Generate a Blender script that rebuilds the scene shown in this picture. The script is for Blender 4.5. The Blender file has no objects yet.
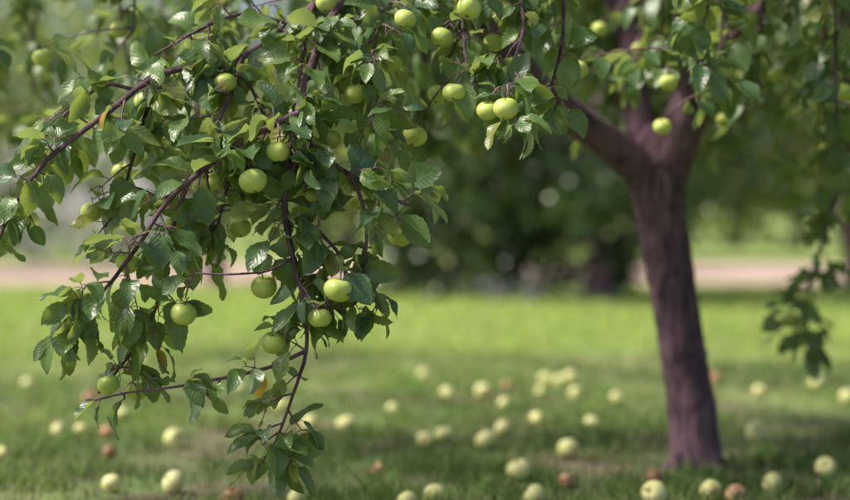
import bpy, math, random
import numpy as np
from mathutils import Vector, Euler, noise as mnoise
random.seed(7); rng=np.random.default_rng(7)
S=bpy.context.scene
col=S.collection
V=lambda *a: np.array(a,float)
def unit(v):
    n=np.linalg.norm(v); return v/n if n>1e-9 else V(0,0,1)

# ------------------------------------------------------------------ materials
def newmat(name):
    m=bpy.data.materials.new(name); m.use_nodes=True
    nt=m.node_tree; nt.nodes.clear(); return m,nt
def N(nt,t,**k):
    n=nt.nodes.new(t)
    for a,b in k.items(): setattr(n,a,b)
    return n
def mixc(nt,fac,a,b,mode='MIX'):
    n=nt.nodes.new('ShaderNodeMix'); n.data_type='RGBA'; n.blend_type=mode
    for s,x in ((0,fac),(6,a),(7,b)):
        if isinstance(x,bpy.types.NodeSocket): nt.links.new(x,n.inputs[s])
        else: n.inputs[s].default_value = x if s==0 else (*x,1)
    return n.outputs[2]
def math_(nt,op,a,b=0.0,c=None):
    n=nt.nodes.new('ShaderNodeMath'); n.operation=op
    for i,x in enumerate((a,b,c)):
        if x is None: continue
        if isinstance(x,bpy.types.NodeSocket): nt.links.new(x,n.inputs[i])
        else: n.inputs[i].default_value=x
    return n.outputs[0]
def ramp(nt,fac,stops):
    n=nt.nodes.new('ShaderNodeValToRGB'); e=n.color_ramp.elements
    while len(e)<len(stops): e.new(0.5)
    for el,(p,c) in zip(e,stops): el.position=p; el.color=(*c,1)
    nt.links.new(fac,n.inputs[0]); return n.outputs[0]
def noise(nt,scale,detail=3,vec=None,rough=0.55):
    n=nt.nodes.new('ShaderNodeTexNoise'); n.inputs['Scale'].default_value=scale
    n.inputs['Detail'].default_value=detail; n.inputs['Roughness'].default_value=rough
    if vec is not None: nt.links.new(vec,n.inputs['Vector'])
    return n.outputs[0]

def leaf_mat(name,dark,light,back,trans=0.3,veins=True,rough=0.38,tcol=(0.32,0.44,0.07),spec=0.6):
    m,nt=newmat(name); L=nt.links
    out=N(nt,'ShaderNodeOutputMaterial')
    at=N(nt,'ShaderNodeAttribute',attribute_name='lv')
    sep=N(nt,'ShaderNodeSeparateColor'); L.new(at.outputs['Color'],sep.inputs[0])
    c=mixc(nt,sep.outputs[0],dark,light)
    c=mixc(nt,sep.outputs[1],c,(0.45,0.38,0.06))
    c=mixc(nt,sep.outputs[2],c,(0.72,0.26,0.015))
    pr=N(nt,'ShaderNodeBsdfPrincipled')
    if veins:
        tc=N(nt,'ShaderNodeUVMap'); su=N(nt,'ShaderNodeSeparateXYZ'); L.new(tc.outputs[0],su.inputs[0])
        g=N(nt,'ShaderNodeNewGeometry')
        sp=noise(nt,55,2,g.outputs['Position'])
        au=math_(nt,'ABSOLUTE',math_(nt,'SUBTRACT',su.outputs[0],0.5))
        mid=math_(nt,'LESS_THAN',au,0.022)
        ph=math_(nt,'MULTIPLY',math_(nt,'SUBTRACT',su.outputs[1],math_(nt,'MULTIPLY',au,0.55)),44.0)
        ph=math_(nt,'ADD',ph,math_(nt,'MULTIPLY',sp,5.0))
        sn=math_(nt,'SINE',ph)
        lat=math_(nt,'MULTIPLY',math_(nt,'MAXIMUM',math_(nt,'SUBTRACT',sn,0.86),0.0),4.0)
        ve=math_(nt,'MINIMUM',math_(nt,'ADD',math_(nt,'MULTIPLY',mid,0.9),lat),1.0)
        c=mixc(nt,0.7,c,ramp(nt,sp,[(0.3,(0.7,0.75,0.75)),(0.7,(1.3,1.25,1.2))]),'MULTIPLY')
        c=mixc(nt,math_(nt,'MULTIPLY',ve,0.28),c,(0.28,0.38,0.17))
        c=mixc(nt,math_(nt,'MULTIPLY',math_(nt,'GREATER_THAN',sp,0.70),0.65),c,(0.20,0.11,0.03))
        h=math_(nt,'ADD',math_(nt,'MULTIPLY',sn,0.25),math_(nt,'MULTIPLY',sp,1.4))
        bp=N(nt,'ShaderNodeBump'); bp.inputs['Strength'].default_value=0.4; bp.inputs['Distance'].default_value=0.002
        L.new(h,bp.inputs['Height']); L.new(bp.outputs[0],pr.inputs['Normal'])
        c=mixc(nt,math_(nt,'MULTIPLY',g.outputs['Backfacing'],0.75),c,back)
    L.new(c,pr.inputs['Base Color']); pr.inputs['Roughness'].default_value=rough
    pr.inputs['Specular IOR Level'].default_value=spec
    tr=N(nt,'ShaderNodeBsdfTranslucent')
    L.new(mixc(nt,0.65,c,tcol),tr.inputs[0])
    mx=N(nt,'ShaderNodeMixShader'); mx.inputs[0].default_value=trans
    L.new(pr.outputs[0],mx.inputs[1]); L.new(tr.outputs[0],mx.inputs[2]); L.new(mx.outputs[0],out.inputs[0])
    return m
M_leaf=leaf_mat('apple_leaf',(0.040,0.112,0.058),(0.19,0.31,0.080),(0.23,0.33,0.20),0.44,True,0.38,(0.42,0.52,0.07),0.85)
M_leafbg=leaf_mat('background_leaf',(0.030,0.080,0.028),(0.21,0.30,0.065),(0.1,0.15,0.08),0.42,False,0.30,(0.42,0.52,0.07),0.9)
M_leafdk=leaf_mat('shrub_leaf',(0.020,0.060,0.022),(0.10,0.17,0.045),(0.1,0.15,0.08),0.25,False,0.28,(0.22,0.32,0.05),0.9)

def bark_mat(name,a,b,sc=1.0,bump=0.6):
    m,nt=newmat(name); L=nt.links
    out=N(nt,'ShaderNodeOutputMaterial'); pr=N(nt,'ShaderNodeBsdfPrincipled')
    tc=N(nt,'ShaderNodeTexCoord'); mp=N(nt,'ShaderNodeMapping'); mp.inputs['Scale'].default_value=(1,1,0.16)
    L.new(tc.outputs['Object'],mp.inputs[0])
    n1=noise(nt,42*sc,6,mp.outputs[0],0.65); n2=noise(nt,7*sc,3,tc.outputs['Object'])
    c=ramp(nt,n1,[(0.38,a),(0.60,b)])
    c=mixc(nt,ramp(nt,n2,[(0.46,(0,0,0)),(0.60,(0.6,0.6,0.6))]),c,tuple(x*1.5 for x in b))
    L.new(c,pr.inputs['Base Color']); pr.inputs['Roughness'].default_value=0.85
    bp=N(nt,'ShaderNodeBump'); bp.inputs['Strength'].default_value=bump; bp.inputs['Distance'].default_value=0.035
    L.new(n1,bp.inputs['Height']); L.new(bp.outputs[0],pr.inputs['Normal']); L.new(pr.outputs[0],out.inputs[0])
    return m
M_bark=bark_mat('apple_bark',(0.042,0.021,0.034),(0.20,0.112,0.155),1,1.0)
M_twig=bark_mat('twig_bark',(0.07,0.035,0.045),(0.24,0.14,0.17),2,0.2)

def apple_mat(name,a,b,blush,amount):
    m,nt=newmat(name); L=nt.links
    out=N(nt,'ShaderNodeOutputMaterial'); pr=N(nt,'ShaderNodeBsdfPrincipled')
    tc=N(nt,'ShaderNodeTexCoord'); oi=N(nt,'ShaderNodeObjectInfo')
    ad=N(nt,'ShaderNodeVectorMath',operation='ADD'); L.new(tc.outputs['Object'],ad.inputs[0]); L.new(oi.outputs['Location'],ad.inputs[1])
    n=noise(nt,18,3,ad.outputs[0]); c=ramp(nt,n,[(0.35,a),(0.65,b)])
    n2=noise(nt,14,4,ad.outputs[0]); f=ramp(nt,n2,[(0.60-amount*0.3,(0,0,0)),(0.72-amount*0.2,(1,1,1))])
    c=mixc(nt,math_(nt,'MULTIPLY',f,0.8),c,blush)
    vo=N(nt,'ShaderNodeTexVoronoi'); vo.inputs['Scale'].default_value=190; L.new(tc.outputs['Object'],vo.inputs['Vector'])
    c=mixc(nt,math_(nt,'MULTIPLY',math_(nt,'LESS_THAN',vo.outputs['Distance'],0.13),0.5),c,(0.78,0.8,0.5))
    L.new(c,pr.inputs['Base Color']); pr.inputs['Roughness'].default_value=0.42
    L.new(pr.outputs[0],out.inputs[0]); return m
M_ap=[apple_mat('green_apple_skin',(0.42,0.54,0.10),(0.60,0.67,0.18),(0.56,0.48,0.12),0.12)]
M_fa=[apple_mat('fallen_apple_skin',(0.66,0.66,0.24),(0.80,0.76,0.38),(0.54,0.42,0.16),0.12),
      apple_mat('fallen_apple_red_skin',(0.50,0.20,0.13),(0.62,0.42,0.20),(0.32,0.09,0.07),0.45),
      apple_mat('fallen_apple_brown_skin',(0.28,0.12,0.06),(0.42,0.24,0.11),(0.14,0.06,0.03),0.5)]

def plain(name,c,rough=0.8):
    m,nt=newmat(name); out=N(nt,'ShaderNodeOutputMaterial'); pr=N(nt,'ShaderNodeBsdfPrincipled')
    tc=N(nt,'ShaderNodeTexCoord'); n=noise(nt,30,3,tc.outputs['Object'])
    nt.links.new(ramp(nt,n,[(0.3,tuple(x*0.7 for x in c)),(0.7,tuple(x*1.2 for x in c))]),pr.inputs['Base Color'])
    pr.inputs['Roughness'].default_value=rough; nt.links.new(pr.outputs[0],out.inputs[0]); return m
M_stem=plain('apple_stem',(0.10,0.07,0.03))

def ground_mat():
    m,nt=newmat('lawn_ground'); L=nt.links; out=N(nt,'ShaderNodeOutputMaterial'); pr=N(nt,'ShaderNodeBsdfPrincipled')
    g=N(nt,'ShaderNodeNewGeometry'); vec=g.outputs['Position']
    a=noise(nt,0.55,3,vec); b=noise(nt,2.0,3,vec)
    c=ramp(nt,a,[(0.35,(0.09,0.14,0.04)),(0.65,(0.18,0.26,0.07))])
    c=mixc(nt,ramp(nt,b,[(0.45,(0,0,0)),(0.60,(0.85,0.85,0.85))]),c,(0.16,0.115,0.085))
    sp=N(nt,'ShaderNodeSeparateXYZ'); L.new(vec,sp.inputs[0])
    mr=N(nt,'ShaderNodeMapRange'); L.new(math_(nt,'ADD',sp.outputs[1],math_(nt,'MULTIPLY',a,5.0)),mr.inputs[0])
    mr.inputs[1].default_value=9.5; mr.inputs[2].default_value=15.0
    c=mixc(nt,math_(nt,'MULTIPLY',mr.outputs[0],0.85),c,(0.31,0.41,0.11))  # farther ground painted lighter, as open light beyond the tree's shade
    n=noise(nt,45,3,vec,0.7)
    c=mixc(nt,0.8,c,ramp(nt,n,[(0.3,(0.55,0.55,0.5)),(0.7,(1.3,1.3,1.2))]),'MULTIPLY')
    L.new(c,pr.inputs['Base Color']); pr.inputs['Roughness'].default_value=0.9
    L.new(pr.outputs[0],out.inputs[0]); return m
def grass_mat():
    m,nt=newmat('grass_blades'); L=nt.links; out=N(nt,'ShaderNodeOutputMaterial')
    at=N(nt,'ShaderNodeAttribute',attribute_name='lv')
    df=N(nt,'ShaderNodeBsdfPrincipled'); L.new(at.outputs['Color'],df.inputs['Base Color']); df.inputs['Roughness'].default_value=0.55
    df.inputs['Specular IOR Level'].default_value=0.3
    tr=N(nt,'ShaderNodeBsdfTranslucent'); L.new(at.outputs['Color'],tr.inputs[0]); mx=N(nt,'ShaderNodeMixShader'); mx.inputs[0].default_value=0.4
    L.new(df.outputs[0],mx.inputs[1]); L.new(tr.outputs[0],mx.inputs[2]); L.new(mx.outputs[0],out.inputs[0]); return m
def path_mat():
    m,nt=newmat('dirt_path_surface'); L=nt.links; out=N(nt,'ShaderNodeOutputMaterial'); pr=N(nt,'ShaderNodeBsdfPrincipled')
    g=N(nt,'ShaderNodeNewGeometry'); n=noise(nt,1.2,6,g.outputs['Position'],0.7)
    L.new(ramp(nt,n,[(0.3,(0.40,0.28,0.23)),(0.7,(0.58,0.44,0.37))]),pr.inputs['Base Color']); pr.inputs['Roughness'].default_value=0.95
    L.new(pr.outputs[0],out.inputs[0]); return m

# ------------------------------------------------------------------ mesh helpers
def make_mesh(name,verts,faces,mat,uv=None,lv=None,smooth=True):
    me=bpy.data.meshes.new(name); verts=np.asarray(verts,np.float32); faces=np.asarray(faces,np.int32)
    n,k=faces.shape
    me.vertices.add(len(verts)); me.vertices.foreach_set('co',verts.ravel())
    me.loops.add(n*k); me.loops.foreach_set('vertex_index',faces.ravel())
    me.polygons.add(n); me.polygons.foreach_set('loop_start',np.arange(n,dtype=np.int32)*k)
    me.polygons.foreach_set('loop_total',np.full(n,k,np.int32))
    me.polygons.foreach_set('use_smooth',np.full(n,smooth))
    if uv is not None:
        l=me.uv_layers.new(name='UVMap'); l.data.foreach_set('uv',np.asarray(uv,np.float32)[faces.ravel()].ravel())
    if lv is not None:
        a=me.attributes.new('lv','FLOAT_COLOR','POINT')
        c=np.ones((len(verts),4),np.float32); c[:,:3]=lv; a.data.foreach_set('color',c.ravel())
    me.update(calc_edges=True); me.materials.append(mat)
    o=bpy.data.objects.new(name,me); col.objects.link(o); return o

class Leaves:
    def __init__(s): s.d=[]
    def add(s,p,d,n,L,w=0.55,fold=0.25,curl=0.2,lv=(0.3,0,0)):
        s.d.append((*p,*d,*n,L,w,fold,curl,*lv))
    def build(s,name,mat,rows=13,cols=5,serr=0.05):
        return build_leaves(name,np.array(s.d),mat,rows,cols,serr)
def build_leaves(name,A,mat,rows,cols,serr=0.05):
    n=len(A); P=A[:,0:3]; D=A[:,3:6]; NN=A[:,6:9]
    D=D/np.linalg.norm(D,axis=1,keepdims=True)
    Sd=np.cross(D,NN); Sd/= (np.linalg.norm(Sd,axis=1,keepdims=True)+1e-9); NN=np.cross(Sd,D)
    Ln,W,F,C=A[:,9],A[:,10],A[:,11],A[:,12]
    v=np.linspace(0,1,rows); u=np.linspace(-1,1,cols)
    prof=np.sin(np.pi*np.clip(v,0,1)**0.80)**0.75; prof[0]=0.03; prof[-1]=0.0
    if rows<=4: prof=np.interp(v,[0,0.45,1],[0.05,1,0])
    jag=1+serr*np.where(np.arange(rows)%2==0,1,-1)
    U,Vv=np.meshgrid(u,v); U=U.ravel(); Vv=Vv.ravel(); PR=np.repeat(prof*jag,cols)
    ph=rng.uniform(0,6.28,n)[:,None]; ph2=rng.uniform(0,6.28,n)[:,None]; tw=rng.normal(0,0.5,n)[:,None]
    x=U[None]*PR[None]*(Ln*W*0.5)[:,None]
    ax=np.abs(x)
    wave=0.045*Ln[:,None]*np.sin(Vv[None]*(9+3*np.sin(ph2))+ph+U[None]*1.5)*np.abs(U)[None]
    th=C[:,None]*Vv[None]*2.2
    y=Ln[:,None]*Vv[None]*(1-0.12*th**2)
    z=-Ln[:,None]*Vv[None]*th*0.45
    z=z+F[:,None]*ax+wave+x*tw*Vv[None]
    x=x+0.06*Ln[:,None]*np.sin(ph2)*Vv[None]**2
    X=P[:,None]+D[:,None]*y[...,None]+Sd[:,None]*x[...,None]+NN[:,None]*z[...,None]
    k=rows*cols
    f=[]
    for r in range(rows-1):
        for c in range(cols-1):
            a=r*cols+c; f.append((a,a+1,a+cols+1,a+cols))
    f=np.array(f)[None]+(np.arange(n)*k)[:,None,None]
    uv=np.tile(np.stack([U*0.5+0.5,Vv],1),(n,1))
    lv=np.repeat(A[:,13:16],k,axis=0)
    return make_mesh(name,X.reshape(-1,3),f.reshape(-1,4),mat,uv,lv)

def smooth_poly(pts,step=0.03):
    pts=[np.array(p,float) for p in pts]
    P=[2*pts[0]-pts[1]]+pts+[2*pts[-1]-pts[-2]]
    out=[]
    for i in range(1,len(P)-2):
        a,b,c,d=P[i-1:i+3]; m=max(2,int(np.linalg.norm(c-b)/step))
        for t in np.arange(m)/m:
            out.append(0.5*((2*b)+(-a+c)*t+(2*a-5*b+4*c-d)*t*t+(-a+3*b-3*c+d)*t**3))
    out.append(pts[-1]); return np.array(out)
class Tubes:
    def __init__(s): s.v=[];s.f=[];s.n=0
    def add(s,pts,radii,sides=6,rough=0.0):
        pts=np.asarray(pts); m=len(pts)
        if m<2: return
        if len(radii)!=m: radii=np.interp(np.linspace(0,1,m),np.linspace(0,1,len(radii)),radii)
        T=np.gradient(pts,axis=0); T/=np.linalg.norm(T,axis=1,keepdims=True)+1e-9
        ref=V(0,1,0) if abs(T[0][1])<0.9 else V(1,0,0)
        a=unit(np.cross(T[0],ref)); vs=[]
        an=np.arange(sides)/sides*2*np.pi
        phs=rng.uniform(0,6.28,3)
        for i in range(m):
            a=unit(a-T[i]*np.dot(a,T[i])); b=np.cross(T[i],a); r=radii[i]
            rr=r*np.ones(sides)
            if rough>0:
                rr=r*(1+rough*(0.5*np.sin(3*an+phs[0]+i*0.10)+0.35*np.sin(7*an+phs[1]-i*0.13)+0.3*np.sin(5*an+i*0.35)+rng.normal(0,0.35,sides)))
            vs.append(pts[i]+np.cos(an)[:,None]*a*rr[:,None]+np.sin(an)[:,None]*b*rr[:,None])
        vs.append(pts[-1][None]+T[-1][None]*radii[-1]*0.6)
        vs=np.concatenate(vs)
        j=np.arange(sides); j2=(j+1)%sides; f=[]
        for i in range(m-1):
            f.append(np.stack([i*sides+j,i*sides+j2,(i+1)*sides+j2,(i+1)*sides+j],1))
        e=np.full(sides,m*sides); f.append(np.stack([(m-1)*sides+j,(m-1)*sides+j2,e,e],1))
        s.v.append(vs); s.f.append(np.concatenate(f)+s.n); s.n+=len(vs)
    def build(s,name,mat): return make_mesh(name,np.concatenate(s.v),np.concatenate(s.f),mat)
def empty(name,loc=(0,0,0)):
    o=bpy.data.objects.new(name,None); o.location=loc; o.empty_display_size=0.2; col.objects.link(o)
    bpy.context.view_layer.update(); return o
def parent(c,p):
    c.parent=p; c.matrix_parent_inverse=p.matrix_world.inverted()

# ------------------------------------------------------------------ ground
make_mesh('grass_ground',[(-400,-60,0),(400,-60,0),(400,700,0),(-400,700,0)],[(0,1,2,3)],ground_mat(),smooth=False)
xs=np.linspace(-60,60,121); lo=20.3+0.5*np.sin(xs*0.35)+0.25*np.sin(xs*1.3); hi=30.0+0.6*np.sin(xs*0.28+1)
pv=[]
for x,a,b in zip(xs,lo,hi): pv+= [(x,a,0.004),(x,b,0.004)]
pf=[(2*i,2*i+2,2*i+3,2*i+1) for i in range(120)]
make_mesh('dirt_path',pv,pf,path_mat(),smooth=False)

def sm(x,a,b): t=np.clip((x-a)/(b-a),0,1); return t*t*(3-2*t)
def grass(regions):
    vs=[];fs=[];ls=[];n0=0
    for (y0,y1,count,L0,L1,w) in regions:
        y=rng.uniform(y0,y1,count)
        x=rng.uniform(-1,1,count)*(y*0.30+0.9)
        a=np.array([mnoise.noise(Vector((p*0.6,q*0.6,3.1))) for p,q in zip(x,y)])
        b=np.array([mnoise.fractal(Vector((p*1.7,q*1.7,9.7)),0.9,2.0,2) for p,q in zip(x,y)])
        tf=np.array([mnoise.noise(Vector((p*7.0,q*5.0,1.7))) for p,q in zip(x,y)])
        cl=np.clip(0.5+tf*1.3,0,1)
        soil=sm(b,-0.02,0.42)*(1-0.6*sm(y,8,13))
        keep=rng.uniform(0,1,count)<(0.40+0.60*cl)*(1-0.6*soil)
        x,y,a,b,cl,soil=[q[keep] for q in (x,y,a,b,cl,soil)]; n=len(x)
        L=rng.uniform(L0,L1,n)*(0.5+0.9*cl)*(1-0.4*soil); an=rng.uniform(0,6.28,n); lean=rng.uniform(0.1,1.1,n)*L
        dx,dy=np.cos(an),np.sin(an); bs=np.stack([x,y,np.zeros(n)-0.002],1); sd=np.stack([-dy,dx,0*dx],1)*(w*rng.uniform(.6,1.3,n)/2)[:,None]
        mid=bs+np.stack([dx*lean*0.3,dy*lean*0.3,L*0.6],1); tip=bs+np.stack([dx*lean,dy*lean,L*0.95],1)
        vv=np.stack([bs-sd,bs+sd,mid+sd*0.8,mid-sd*0.8,tip],1).reshape(-1,3)
        i=np.arange(n)*5+n0
        fs.append(np.stack([i,i+1,i+2,i+3],1)); fs.append(np.stack([i+3,i+2,i+4,i+4],1))
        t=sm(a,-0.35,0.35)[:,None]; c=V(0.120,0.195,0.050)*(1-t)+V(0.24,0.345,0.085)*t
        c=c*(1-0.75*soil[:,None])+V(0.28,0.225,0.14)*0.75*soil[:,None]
        f=0.88*sm(y+a*3,8.0,13)[:,None]; c=c*(1-f)+V(0.39,0.51,0.12)*f  # brighter light past the tree shade is put into the blade colour
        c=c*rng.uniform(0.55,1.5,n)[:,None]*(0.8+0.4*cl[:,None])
        dry=((rng.uniform(0,1,n)<0.09)*rng.uniform(.4,1,n))[:,None]; c=c*(1-dry)+V(0.48,0.41,0.25)*dry
        ls.append(np.repeat(np.clip(c,0,0.8),5,axis=0)); vs.append(vv); n0+=len(vv)
    return make_mesh('lawn_grass',np.concatenate(vs),np.concatenate(fs),grass_mat(),lv=np.concatenate(ls))
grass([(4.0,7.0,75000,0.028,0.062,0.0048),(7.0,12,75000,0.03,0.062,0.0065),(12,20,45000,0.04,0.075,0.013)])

# ------------------------------------------------------------------ apples
def apple_mesh(name,mat,seed):
    na,nb=28,20; vs=[]
    for i in range(nb+1):
        th=math.pi*i/nb
        for j in range(na):
            ph=2*math.pi*j/na
            rad=math.sin(th)*(1+0.05*math.cos(th))
            z=0.90*math.cos(th)
            z-= 0.34*math.exp(-(rad/0.26)**2) if th<math.pi/2 else -0.20*math.exp(-(rad/0.24)**2)
            lob=1+0.022*math.cos(5*ph)*(1-math.cos(th))*0.8+0.025*math.sin(ph+seed)+0.015*math.sin(2*ph+seed*2)
            vs.append((rad*lob*math.cos(ph),rad*lob*math.sin(ph),z))
    fs=[(i*na+j,i*na+(j+1)%na,(i+1)*na+(j+1)%na,(i+1)*na+j)[::-1] for i in range(nb) for j in range(na)]
    vs=np.array(vs)*0.035; fs=np.array(fs)
    t=Tubes(); t.add(smooth_poly([(0,0,0.019),(0.001,0,0.028),(0.003,0.001,0.038),(0.006,0.002,0.047)],0.004),[0.0016,0.0014,0.002],6)
    for k in range(5):
        a=k*1.257; t.add(np.array([(0.001*math.cos(a),0.001*math.sin(a),-0.0245),(0.003*math.cos(a),0.003*math.sin(a),-0.029),(0.0055*math.cos(a),0.0055*math.sin(a),-0.031)]),[0.0013,0.001,0.0004],4)
    tv=np.concatenate(t.v); tf=np.concatenate(t.f)
    n=len(vs); allf=np.concatenate([fs,tf+n]); o=make_mesh(name,np.concatenate([vs,tv]),allf,mat)
    me=o.data; me.materials.append(M_stem)
    mi=np.zeros(len(allf),np.int32); mi[len(fs):]=1; me.polygons.foreach_set('material_index',mi)
    bpy.data.objects.remove(o); return me
AP=[apple_mesh('hanging_apple_mesh',M_ap[0],s) for s in (1,2,3)]
FA=[[apple_mesh('fallen_apple_mesh',m,s) for s in (4,5)] for m in M_fa]
fallen=[(-1.93,8.24,0),(-1.39,6.44,0),(-1.31,6.47,0),(-1.21,6.44,1),(-.91,6.16,0),(-.96,5.19,0),(-.77,5.19,0),(-.88,8.05,0),(-.01,8.66,0),
(.10,7.74,0),(.27,7.82,0),(.34,7.33,0),(.22,6.13,0),(.30,6.5,0),(0,6.21,0),(.45,6.82,0),(.54,7.87,0),(.66,8.39,0),(.73,8.55,0),(.69,7.78,0),
(.86,7.61,0),(.66,6.7,0),(.30,5.41,0),(-.15,5.5,1),(.03,4.96,0),(-.37,4.93,0),(-.05,4.88,0),(.67,4.96,0),(.85,5.04,0),(1.06,5.17,0),(.91,4.96,1),
(1.56,7.91,0),(1.90,8.24,0),(1.46,8.55,1),(-.45,6.63,0),(-.31,6.63,0),(-.135,7.18,0),(1.89,7.61,0),(.44,5.27,1),(-.56,4.93,2),(.40,8.24,1),
(.32,4.95,0),(1.24,6.35,0),(-1.1,5.9,2),(-2.3,7.2,0),(-2.1,6.1,0),(2.2,6.6,0),(2.0,5.9,0),(-1.6,9.6,0),(.60,8.45,0),(.72,5.3,2),
(-1.25,7.0,0),(-1.45,5.75,0),(-.62,7.3,0),(-1.5,7.6,1),(.07,6.33,0),(1.3,5.5,0),(.5,5.9,0)]
for i,(x,y,k) in enumerate(fallen):
    o=bpy.data.objects.new('apple',FA[k][i%2]); col.objects.link(o)
    s=random.uniform(0.85,1.18)*(1.0 if k==0 else 0.85)
    o.scale=(s,s,s*random.uniform(.92,1.0)); o.location=(x,y,0.031*s-0.001)
    o.rotation_euler=(random.uniform(-1.6,1.6),random.uniform(-1.2,1.2),random.uniform(0,6.28))

# ------------------------------------------------------------------ apple tree
tree=empty('apple_tree',(0.90,5.67,0))
wood=Tubes(); twigs=Tubes()
LF=Leaves(); LC=Leaves(); SK=[]
def limb(pts,r0,r1,sides=12,step=0.04,rough=0.06,reg=True,power=1.0):
    p=smooth_poly(pts,step); t=np.linspace(0,1,len(p))**power
    p=p+np.concatenate([np.zeros((1,3)),rng.normal(0,0.15,(len(p)-1,3))])*np.minimum(0.02,(r0+(r1-r0)*t))[:,None]*0.6
    wood.add(p,r0+(r1-r0)*t,sides,rough)
    if reg: SK.extend(p)
    return p
tp=smooth_poly([(0.925,5.67,-0.06),(0.913,5.67,0.03),(0.893,5.67,0.20),(0.858,5.67,0.42),(0.815,5.67,0.66),(0.780,5.67,0.88),(0.765,5.67,1.03),(0.79,5.665,1.14)],0.02)
zz=tp[:,2]; tr=np.interp(zz,[-0.1,0.0,0.08,0.25,0.5,0.75,0.93,1.03,1.14],[0.10,0.088,0.080,0.077,0.075,0.078,0.086,0.086,0.05])
wood.add(tp,tr,40,0.08)
for a in (0.3,1.6,2.9,4.2,5.3):
    c=V(0.912,5.67,0.0); d=V(math.cos(a),math.sin(a),0)
    wood.add(smooth_poly([c+d*0.04+V(0,0,0.10),c+d*0.07+V(0,0,0.025),c+d*0.11+V(0,0,-0.012),c+d*0.16+V(0,0,-0.035)],0.02),[0.036,0.012],12,0.05)
L1=limb([(0.775,5.67,0.92),(0.67,5.62,1.04),(0.53,5.52,1.13),(0.39,5.4,1.23),(0.18,5.15,1.42),(0.0,4.85,1.58),(-0.12,4.5,1.56),(-0.22,4.2,1.36)],0.072,0.016,20,power=0.6)
L2=limb([(0.765,5.69,0.97),(0.715,5.73,1.2),(0.69,5.8,1.5),(0.62,5.9,2.0),(0.5,6.1,2.7),(0.45,6.2,3.3)],0.052,0.012,16)
L3=limb([(0.775,5.67,0.93),(0.85,5.65,1.14),(0.93,5.6,1.36),(0.98,5.6,1.57),(1.1,5.7,2.1),(1.15,5.8,2.8),(1.25,5.8,3.3)],0.080,0.012,20,power=1.0)
L4=limb([(0.95,5.61,1.36),(1.08,5.75,1.5),(1.3,5.95,1.58),(1.46,6.0,1.45),(1.50,6.0,1.15),(1.43,6.0,0.85),(1.37,6,0.65),(1.31,6,0.42)],0.03,0.004,8)
L5=limb([(0.70,5.8,1.5),(0.5,5.9,1.8),(0.1,6.0,2.1),(-0.5,6.0,2.25),(-1.1,5.8,2.1),(-1.5,5.6,1.7)],0.035,0.01,10)
L6=limb([(0.98,5.6,1.57),(1.0,5.3,1.9),(0.9,4.8,2.15),(0.8,4.3,2.1),(0.7,3.9,1.8)],0.03,0.008,10)
L7=limb([(1.05,5.66,1.9),(1.4,5.9,2.2),(1.9,6.0,2.3),(2.4,6.1,2.1),(2.7,6.1,1.7)],0.03,0.008,10)
L8=limb([(1.0,5.62,1.65),(1.0,6.2,2.0),(1.1,6.9,2.3),(1.2,7.5,2.2)],0.03,0.008,10)
L9=limb([(0.18,5.15,1.42),(-0.1,5.1,1.7),(-0.5,4.9,1.9),(-0.9,4.7,1.85),(-1.3,4.5,1.6)],0.026,0.008,10)
L10=limb([(0.66,5.85,1.8),(0.4,6.4,2.1),(0.0,6.9,2.2),(-0.3,7.2,2.0)],0.028,0.008,10)
L11=limb([(0.945,5.6,1.36),(1.1,5.3,1.55),(1.35,4.95,1.75),(1.6,4.7,1.6)],0.026,0.008,10)
scaffold=np.concatenate([L2,L3,L5,L6,L7,L8,L9,L10,L11])

def rdir(): return unit(rng.normal(0,1,3))
def leafcol():
    u=random.random(); a=random.betavariate(1.2,1.5); y=0; o=0
    if u<0.09: y=random.uniform(0.15,0.7)
    elif u<0.094: y,o=0.5,0.6
    return (a,y,o)
def add_leaf(batch,p,axis,out,size=0.085,pet=True,droop=0.55):
    d=unit(axis*random.uniform(0.1,0.7)+out*random.uniform(0.5,1.1)+V(0,0,-random.uniform(0,droop*1.7)))
    q=p+unit(out+axis*0.4)*random.uniform(0.012,0.03)+V(0,0,random.uniform(-0.004,0.006))
    n=V(0,-0.35,0.9)+out*0.5+rng.normal(0,0.55,3)
    if pet: twigs.add(np.array([p,(p+q)/2+V(0,0,0.003),q,q+d*0.01]),[0.0013,0.001,0.0009,0.0006],4)
    batch.add(q,d,n,size*random.uniform(0.6,1.2),random.uniform(0.5,0.68),random.uniform(0.05,0.55),random.uniform(0.0,0.55),leafcol())
def twig(batch,p,d,length,r0=0.003,size=0.085,pet=True,droop=0.5,gap=0.022):
    pts=[p]; n=max(3,int(length/0.02)); d=unit(d)
    for i in range(n):
        d=unit(d+V(0,0,-0.07*droop*2)+rng.normal(0,0.09,3)); pts.append(pts[-1]+d*0.02)
    pts=np.array(pts); twigs.add(pts,[r0,0.0011],5)
    ang=random.uniform(0,6.28); s=0.02
    while s<length:
        i=min(int(s/0.02),n-1); ax=unit(pts[i+1]-pts[i]); a=unit(np.cross(ax,V(0.3,0.9,0.2))); b=np.cross(ax,a)
        ang+=2.4; out=a*math.cos(ang)+b*math.sin(ang)
        add_leaf(batch,pts[i]+(pts[i+1]-pts[i])*random.random(),ax,out,size,pet,droop)
        s+=gap*random.uniform(0.7,1.4)
    for k in range(3): add_leaf(batch,pts[-1],ax,rdir()*0.8,size*0.85,pet,droop)
    return pts
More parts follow.
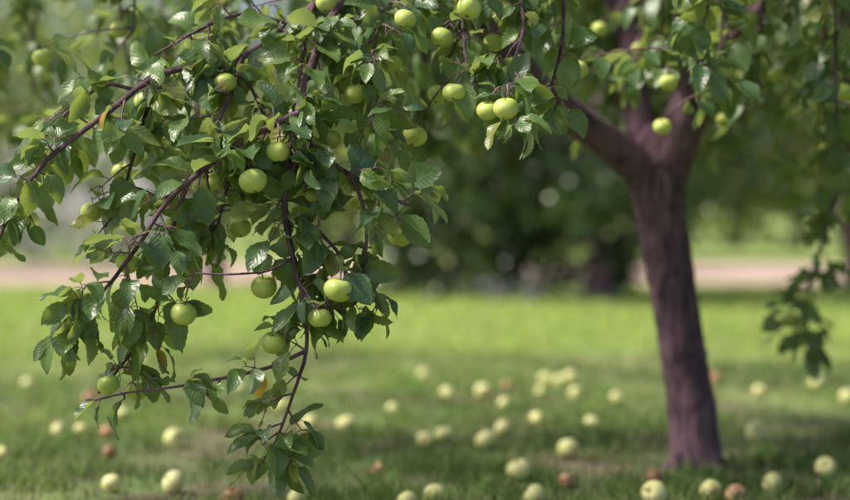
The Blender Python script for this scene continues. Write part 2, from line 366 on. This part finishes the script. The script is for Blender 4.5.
def dress(poly,batch,gap,tl,size=0.085,pet=True,start=0.0,droop=0.5,spur=0.5,lgap=0.021):
    seg=np.linalg.norm(np.diff(poly,axis=0),axis=1); cum=np.concatenate([[0],np.cumsum(seg)])
    s=start*cum[-1]
    while s<cum[-1]:
        i=min(np.searchsorted(cum,s),len(poly)-2); ax=unit(poly[i+1]-poly[i]); out=rdir(); out=unit(out-ax*np.dot(out,ax))
        if random.random()<spur:
            q=poly[i]+out*0.015; twigs.add(np.array([poly[i],q]),[0.003,0.002],5)
            for k in range(random.randint(3,6)): add_leaf(batch,q,out,rdir(),size,pet,droop)
        else:
            twig(batch,poly[i],out+ax*0.7,random.uniform(*tl),0.003,size,pet,droop,lgap)
        s+=gap*random.uniform(0.6,1.4)
def branch(pts,r0,r1,**k):
    p=limb(pts,r0,r1,8,0.025,0.05); dress(p,LF,**k); return p
A=limb([(-0.22,4.2,1.36),(-0.275,4.08,1.20),(-0.31,4.02,1.04),(-0.33,4.0,0.90),(-0.315,4.0,0.77),(-0.285,4.0,0.64),(-0.28,4.0,0.53),(-0.31,4.0,0.43),(-0.335,4.0,0.36),(-0.35,4.0,0.32)],0.012,0.003,8,0.025,0.05)
k1=int(len(A)*0.76); dress(A[:k1],LF,0.026,(0.05,0.14)); dress(A[k1:-4],LF,0.08,(0.03,0.05)); dress(A[-5:],LF,0.02,(0.04,0.08),spur=0.3)
twig(LF,A[-1],V(-0.5,0,-0.5),0.08); twig(LF,A[-1],V(0.5,-0.2,-0.7),0.07)
B=branch([(-0.12,4.5,1.56),(-0.28,4.3,1.38),(-0.45,4.2,1.24),(-0.63,4.1,1.19),(-0.76,4.05,1.09),(-0.89,4.0,0.98)],0.012,0.006,gap=0.055,tl=(0.05,0.15))
B2=branch([(-0.89,4.0,0.98),(-0.95,4.0,0.90),(-1.0,4.0,0.80),(-1.02,4.0,0.74)],0.006,0.003,gap=0.032,tl=(0.04,0.08))
C=branch([(-0.30,4.03,1.09),(-0.40,4.0,1.04),(-0.50,3.97,0.97),(-0.60,3.95,0.88),(-0.68,3.95,0.76),(-0.76,3.93,0.66),(-0.86,3.93,0.60)],0.009,0.003,gap=0.029,tl=(0.05,0.14))
C2=branch([(-0.55,3.96,0.93),(-0.60,4.0,0.80),(-0.62,4.0,0.68),(-0.66,4.0,0.57),(-0.72,4.0,0.49),(-0.77,4.0,0.43)],0.006,0.003,gap=0.050,tl=(0.04,0.09))
C3=branch([(-0.42,4.0,1.03),(-0.47,4.08,0.93),(-0.50,4.1,0.82),(-0.50,4.1,0.76)],0.006,0.003,gap=0.040,tl=(0.04,0.08))
D=branch([(-0.28,4.0,0.53),(-0.36,3.97,0.495),(-0.45,3.95,0.475),(-0.58,3.95,0.450),(-0.70,3.95,0.435),(-0.78,3.95,0.415)],0.005,0.002,gap=0.08,tl=(0.03,0.05),size=0.075)
E=limb([(-0.31,4.0,0.75),(-0.36,3.93,0.722),(-0.44,3.9,0.714),(-0.53,3.9,0.716)],0.0035,0.002,6,0.02)
F=branch([(-0.31,4.02,1.05),(-0.23,4.0,0.98),(-0.15,3.98,0.93),(-0.08,3.97,0.89),(-0.03,3.97,0.87)],0.007,0.003,gap=0.030,tl=(0.04,0.08))
F2=branch([(-0.17,3.99,0.94),(-0.14,4.0,0.85),(-0.14,4.0,0.76),(-0.15,4.0,0.66)],0.005,0.003,gap=0.042,tl=(0.03,0.07))
F3=branch([(-0.30,4.0,0.85),(-0.24,4.02,0.80),(-0.19,4.0,0.73),(-0.20,4.0,0.62)],0.005,0.003,gap=0.042,tl=(0.03,0.08))
H=branch([(-0.45,4.2,1.24),(-0.47,4.1,1.14),(-0.50,4.05,1.05),(-0.52,4.05,0.95),(-0.50,4.05,0.84)],0.007,0.003,gap=0.038,tl=(0.05,0.12))
H2=branch([(-0.63,4.1,1.19),(-0.67,4.1,1.10),(-0.70,4.1,1.0),(-0.73,4.1,0.90),(-0.77,4.1,0.82)],0.006,0.003,gap=0.042,tl=(0.05,0.12))
I=branch([(-0.12,4.5,1.56),(-0.10,4.3,1.42),(-0.12,4.15,1.28),(-0.14,4.1,1.15),(-0.12,4.05,1.06)],0.008,0.003,gap=0.034,tl=(0.05,0.13))
G1=branch([(0.0,4.85,1.58),(0.06,4.5,1.48),(0.09,4.25,1.35),(0.10,4.15,1.22),(0.12,4.1,1.15)],0.008,0.003,gap=0.045,tl=(0.05,0.11))
G2=branch([(0.06,4.5,1.48),(0.2,4.3,1.46),(0.24,4.15,1.32),(0.20,4.05,1.18),(0.18,4.0,1.08)],0.007,0.003,gap=0.038,tl=(0.05,0.11))
G3=branch([(0.2,4.3,1.46),(0.33,4.25,1.44),(0.34,4.2,1.30),(0.31,4.15,1.17),(0.29,4.12,1.08)],0.006,0.003,gap=0.042,tl=(0.04,0.11))
G4=branch([(0.7,3.9,1.8),(0.72,4.2,1.62),(0.74,4.4,1.45),(0.73,4.5,1.32),(0.72,4.5,1.24)],0.007,0.003,gap=0.045,tl=(0.04,0.11))
for st,en in (((-0.28,4.3,1.38),(-0.30,4.15,1.22)),((-0.5,4.2,1.24),(-0.40,4.2,1.10)),((-0.7,4.1,1.15),(-0.85,4.15,1.12)),((-0.35,4.25,1.33),(-0.55,4.15,1.30))):
    st=np.array(st);en=np.array(en); branch([st,(st+en)/2+V(0,0,0.03),en,en+(en-st)*0.5+V(0,0,-0.05)],0.005,0.003,gap=0.045,tl=(0.05,0.12))
def drooper(x,y,z0,z1,r=0.006,gap=0.06,tl=(0.06,0.18),lgap=0.028,size=0.09,sway=0.10):
    tgt=V(x,y,z0); i=np.argmin(np.linalg.norm(scaffold-tgt,axis=1)); s=scaffold[i]
    sx,sy=rng.normal(0,sway,2)
    p=limb([s,(s+tgt)/2+V(0,0,0.06),tgt,V(x+sx*0.5,y+sy*0.5,(z0+z1)/2),V(x+sx,y+sy,z1)],r+0.004*np.linalg.norm(s-tgt),0.003,6,0.05,0.03,reg=True)
    dress(p,LC,gap,tl,size,False,0.12,0.5,0.35,lgap); return p
random.seed(21)
for k in range(28):
    x=random.uniform(-1.7,0.0); y=random.uniform(4.7,6.4); drooper(x,y,random.uniform(1.5,1.9),random.uniform(0.98,1.42))
for k in range(12):
    x=random.uniform(0.1,0.6); y=random.uniform(5.6,6.8); drooper(x,y,random.uniform(1.7,2.0),random.uniform(1.36,1.55))
for k in range(44):
    x=random.uniform(0.55,2.4); y=random.uniform(4.7,7.0)
    lowz=0.40 if x<1.05 and y<5.7 else 0.24
    drooper(x,y,random.uniform(1.7,2.0),0.85+random.uniform(lowz,0.54)*y/5.67)
for x,y,z in ((0.86,5.0,1.26),(1.02,5.1,1.20),(1.2,5.3,1.05),(1.3,5.2,1.0),(1.15,4.8,1.12),(0.95,5.3,1.22),(1.35,5.6,0.98),(1.6,5.9,0.95),(1.25,6.2,1.0),(1.05,6.1,1.1)): drooper(x,y,1.7,z,sway=0.04)
dress(L4[int(len(L4)*0.35):],LC,0.045,(0.05,0.14),0.085,False,0,0.5,0.4,0.026)
for p in (L2,L3,L5,L6,L7,L8,L9,L10,L11): dress(p,LC,0.14,(0.15,0.35),0.09,False,0.45,0.1,0.2,0.045)

SKA=np.array(SK)
ap=[(253,181,30,3.93),(278,152,26,3.97),(226,83,22,4.1),(145,102,19,4.3),(264,287,28,4.05),(338,290,31,3.92),(320,318,25,3.97),(273,343,26,4.0),
(183,314,28,3.95),(128,263,26,3.98),(310,198,23,4.05),(356,94,22,4.1),(330,140,23,4.1),(415,136,26,4.25),(506,109,28,3.98),(488,111,24,4.05),(454,93,25,4.1),
(438,95,21,4.3),(469,9,26,4.05),(405,20,22,4.1),(393,65,20,4.3),(442,38,18,4.2),(400,236,26,4.3),(122,172,22,4.3),(220,182,22,4.15),(108,385,24,4.0),
(136,391,20,4.05),(203,188,22,4.2),(43,58,20,4.6),(327,4,22,4.2),(494,43,18,4.4),(578,70,20,4.6),(700,74,20,4.5),(668,83,18,4.9),(662,127,18,4.9),(842,92,22,5.0),
(195,45,18,4.4),(300,60,20,4.3),(92,212,22,4.15),(240,228,22,4.15),(790,320,20,6.0),(808,296,18,6.0),(748,20,20,5.2),(600,30,18,5.4),(35,190,20,4.2),
(270,125,20,4.2),(175,225,20,4.2),(288,245,20,4.12),(357,200,19,4.2),(80,120,18,4.5),(120,30,18,4.7),(250,20,18,4.4),(540,15,18,4.8),(640,50,16,5.3),(775,75,17,5.3),(800,35,17,5.4),(725,120,17,5.4),(820,150,17,5.6)]
apos=[]
for px,py,s,y in ap:
    P=V((px-425)*y/1700,y,0.85+(215-py)*y/1700); sc=max(0.78,min(1.08,(s*y/1700)/0.074))
    apos.append((P,sc))
    top=P+V(0.005,0,0.040*sc); d=SKA-top; w=np.linalg.norm(d*V(1,1,0.8),axis=1)+np.where(d[:,2]<0.0,0.15,0); q=SKA[np.argmin(w)]
    twigs.add(smooth_poly([q,(q+top)/2+V(0,0,0.012),top],0.02),[0.0032,0.0018],5)
    for k in range(4): add_leaf(LF if y<4.6 else LC,q+(top-q)*random.uniform(0.3,0.9),unit(top-q+V(0.001,0,0)),rdir(),0.085)
    o=bpy.data.objects.new('hanging_fruit',AP[random.randrange(3)]); col.objects.link(o)
    o.location=P; o.scale=(sc,sc,sc*random.uniform(.92,1.0)); o.rotation_euler=(random.uniform(-.35,.35),random.uniform(-.35,.35),random.uniform(0,6.28)); parent(o,tree)
LF.add(V(-0.385,3.92,0.485),V(0.05,0,-1),V(0.3,-1,0.2),0.060,0.7,0.2,0.1,(0.5,0.8,0.9))
def thin(B,frac):
    A=np.array(B.d); keep=np.ones(len(A),bool)
    mid=A[:,0:3]+A[:,3:6]/np.linalg.norm(A[:,3:6],axis=1,keepdims=True)*A[:,9:10]*0.5
    for P,sc in apos:
        d=mid-P; near=np.linalg.norm(d,axis=1)<0.043*sc
        front=(np.abs(d[:,0])<0.040)&(np.abs(d[:,2])<0.040)&(d[:,1]<0)&(d[:,1]>-0.45)
        keep&=~near; keep&=~(front&(rng.uniform(0,1,len(A))<frac))
    B.d=[tuple(r) for r in A[keep]]
thin(LF,0.85); thin(LC,0.85)
parent(wood.build('trunk_and_limbs',M_bark),tree); parent(twigs.build('twigs',M_twig),tree)
parent(LF.build('leaves_low_boughs',M_leaf,13,5),tree); parent(LC.build('leaves_crown',M_leaf,7,3,0.0),tree)

# ------------------------------------------------------------------ background vegetation
def clumps(centers,rad,per,size,lvbase,spread=0.25):
    out=[]
    for c,r,b in zip(centers,rad,lvbase):
        n=per; d=rng.normal(0,1,(n,3)); d/=np.linalg.norm(d,axis=1,keepdims=True)
        p=c+d*(r*rng.uniform(0.45,1.05,n)**0.7)[:,None]*V(1,1,0.8)
        p[:,2]=np.maximum(p[:,2],0.03)
        dr=d*0.6+rng.normal(0,0.6,(n,3))+V(0,0,-0.4); nn=d*0.6+rng.normal(0,0.5,(n,3))+V(0,0,0.6)
        lv=np.zeros((n,3)); lv[:,0]=np.clip(b+rng.normal(0,spread,n),0,1)
        out.append(np.concatenate([p,dr,nn,(size*rng.uniform(.6,1.3,n))[:,None],rng.uniform(.5,.8,(n,1)),rng.uniform(0,.4,(n,1)),rng.uniform(0,.4,(n,1)),lv],1))
    return np.concatenate(out)
def bg_tree(name,x,y,h,R,zc,base,nc=70,per=110,size=0.11,zmin=0.5,tone=0.35,mat=None):
    e=empty(name,(x,y,0)); t=Tubes()
    t.add(smooth_poly([(x,y,-0.05),(x+0.02,y,0.5),(x-0.05,y,base),(x,y,h*0.6),(x,y,h*0.9)],0.1),[0.13,0.03],12,0.06)
    cs=[];rs=[];ls=[]
    for k in range(nc):
        d=rdir(); rr=rng.uniform(0.35,1.0)**0.5
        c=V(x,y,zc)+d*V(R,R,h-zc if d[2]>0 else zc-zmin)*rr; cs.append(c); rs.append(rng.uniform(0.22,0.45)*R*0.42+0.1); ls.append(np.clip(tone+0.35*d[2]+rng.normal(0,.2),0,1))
        if k%5==0: t.add(smooth_poly([(x,y,base+0.2*rng.uniform()),(V(x,y,base+0.5)+c)/2+V(0,0,.2),c],0.15),[0.05,0.01],6)
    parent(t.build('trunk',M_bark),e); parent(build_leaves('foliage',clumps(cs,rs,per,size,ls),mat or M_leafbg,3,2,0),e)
bg_tree('apple_tree',1.75,17.0,3.9,1.9,1.9,0.8,95,90,0.12,0.6,0.35,M_leafdk)
bg_tree('apple_tree',4.9,19.5,4.3,2.4,2.4,1.1,95,90,0.13,0.75,0.25)
bg_tree('apple_tree',-2.6,21.0,4.5,2.0,2.9,1.3,60,80,0.12,1.2,0.6)
bg_tree('apple_tree',-7.5,26.0,5,2.4,3.0,1.4,50,80,0.14,1.5,0.7)
bg_tree('apple_tree',3.2,31.5,5,2.6,2.8,1.1,80,90,0.15,1.2,0.3)
bg_tree('apple_tree',9.0,32.0,5,2.6,2.8,1.1,80,90,0.15,1.2,0.3)
bg_tree('apple_tree',-0.2,24.0,4.5,2.1,2.5,1.0,80,90,0.14,0.8,0.3)
def shrub(name,x,y,w,d,h,nc,per,size,tone,mat,rad=0.22):
    cs=[V(x+rng.uniform(-w,w),y+rng.uniform(-d,d),0) for _ in range(nc)]
    for c in cs: c[2]=h*rng.uniform(0.08,0.95)*(1-0.5*((c[0]-x)/w)**2)
    t=Tubes()
    for c in cs[::3]: t.add(smooth_poly([(c[0]*0.3+x*0.7,c[1]*.3+y*.7,-0.03),(c+V(x,y,0))/2,c],0.1),[0.02,0.006],5)
    e=empty(name,(x,y,0))
    parent(t.build('stems',M_bark),e); parent(build_leaves('foliage',clumps(cs,[rad]*nc,per,size,[np.clip(tone+rng.normal(0,.2),0,1) for _ in cs],0.25),mat,3,2,0),e)
shrub('shrub',0.85,17.4,1.25,0.5,2.0,130,80,0.10,0.3,M_leafdk)
def petals(name,a,b):
    m,nt=newmat(name); out=N(nt,'ShaderNodeOutputMaterial'); pr=N(nt,'ShaderNodeBsdfPrincipled'); at=N(nt,'ShaderNodeAttribute',attribute_name='lv')
    sep=N(nt,'ShaderNodeSeparateColor'); nt.links.new(at.outputs['Color'],sep.inputs[0])
    nt.links.new(mixc(nt,sep.outputs[0],a,b),pr.inputs['Base Color']); nt.links.new(pr.outputs[0],out.inputs[0]); return m
M_lil=petals('pale_petals',(0.35,0.45,0.28),(0.88,0.86,0.90))  # petals whitened to stand in for the pale bright haze at far left
shrub('flowering_shrub',-6.6,31.5,2.2,0.6,2.8,90,70,0.12,0.9,M_lil,0.3)
M_ph=petals('lilac_petals',(0.14,0.22,0.10),(0.50,0.42,0.64))
shrub('flower_bed',1.15,16.6,0.7,0.15,0.22,12,26,0.05,0.4,M_ph,0.14)
cs=[];rs=[];ls=[]
t=Tubes()
for k in range(30):
    x=-32+k*2.2+rng.normal(0,.6); y=rng.uniform(38,50); h=rng.uniform(5,9); R=rng.uniform(1.8,2.8); tone=rng.uniform(0.2,0.9)
    t.add(smooth_poly([(x,y,-.1),(x+.1,y,2),(x,y,h*.8)],0.5),[.2,.05],8,0.05)
    for j in range(26):
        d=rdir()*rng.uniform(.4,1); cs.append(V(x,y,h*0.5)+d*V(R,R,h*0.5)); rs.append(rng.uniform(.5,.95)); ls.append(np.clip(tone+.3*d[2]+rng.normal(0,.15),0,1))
e=empty('distant_trees',(0,44,0))
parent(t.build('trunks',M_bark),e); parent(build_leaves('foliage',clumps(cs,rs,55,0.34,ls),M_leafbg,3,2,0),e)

# ------------------------------------------------------------------ light
EL,AZ=math.radians(52),math.radians(-98)   # sun high on the left
w=bpy.data.worlds.new('World'); S.world=w; w.use_nodes=True; nt=w.node_tree
sky=nt.nodes.new('ShaderNodeTexSky'); sky.sky_type='NISHITA'; sky.sun_disc=False; sky.sun_elevation=EL; sky.sun_rotation=AZ
sky.dust_density=4.0; sky.air_density=1.0; sky.ozone_density=1.0
bg=nt.nodes['Background']; nt.links.new(sky.outputs[0],bg.inputs[0]); bg.inputs[1].default_value=0.15
sd=V(math.sin(AZ)*math.cos(EL),math.cos(AZ)*math.cos(EL),math.sin(EL))
ld=bpy.data.lights.new('sun','SUN'); ld.energy=5.0; ld.angle=math.radians(8); ld.color=(1,0.94,0.82)
lo_=bpy.data.objects.new('sun',ld); col.objects.link(lo_); lo_.rotation_euler=Vector(sd).to_track_quat('Z','Y').to_euler(); lo_.location=(-6,2,9)

# ------------------------------------------------------------------ camera
cd=bpy.data.cameras.new('camera'); cam=bpy.data.objects.new('camera',cd); col.objects.link(cam); S.camera=cam
cam.location=(0,0,0.85); cam.rotation_euler=(math.radians(90-1.18),0,0)
cd.lens=72; cd.sensor_width=36; cd.clip_end=1500; cd.clip_start=0.05
cd.dof.use_dof=True; cd.dof.focus_distance=3.98; cd.dof.aperture_fstop=1.2
S.view_settings.view_transform='Standard'; S.view_settings.look='None'; S.view_settings.exposure=0
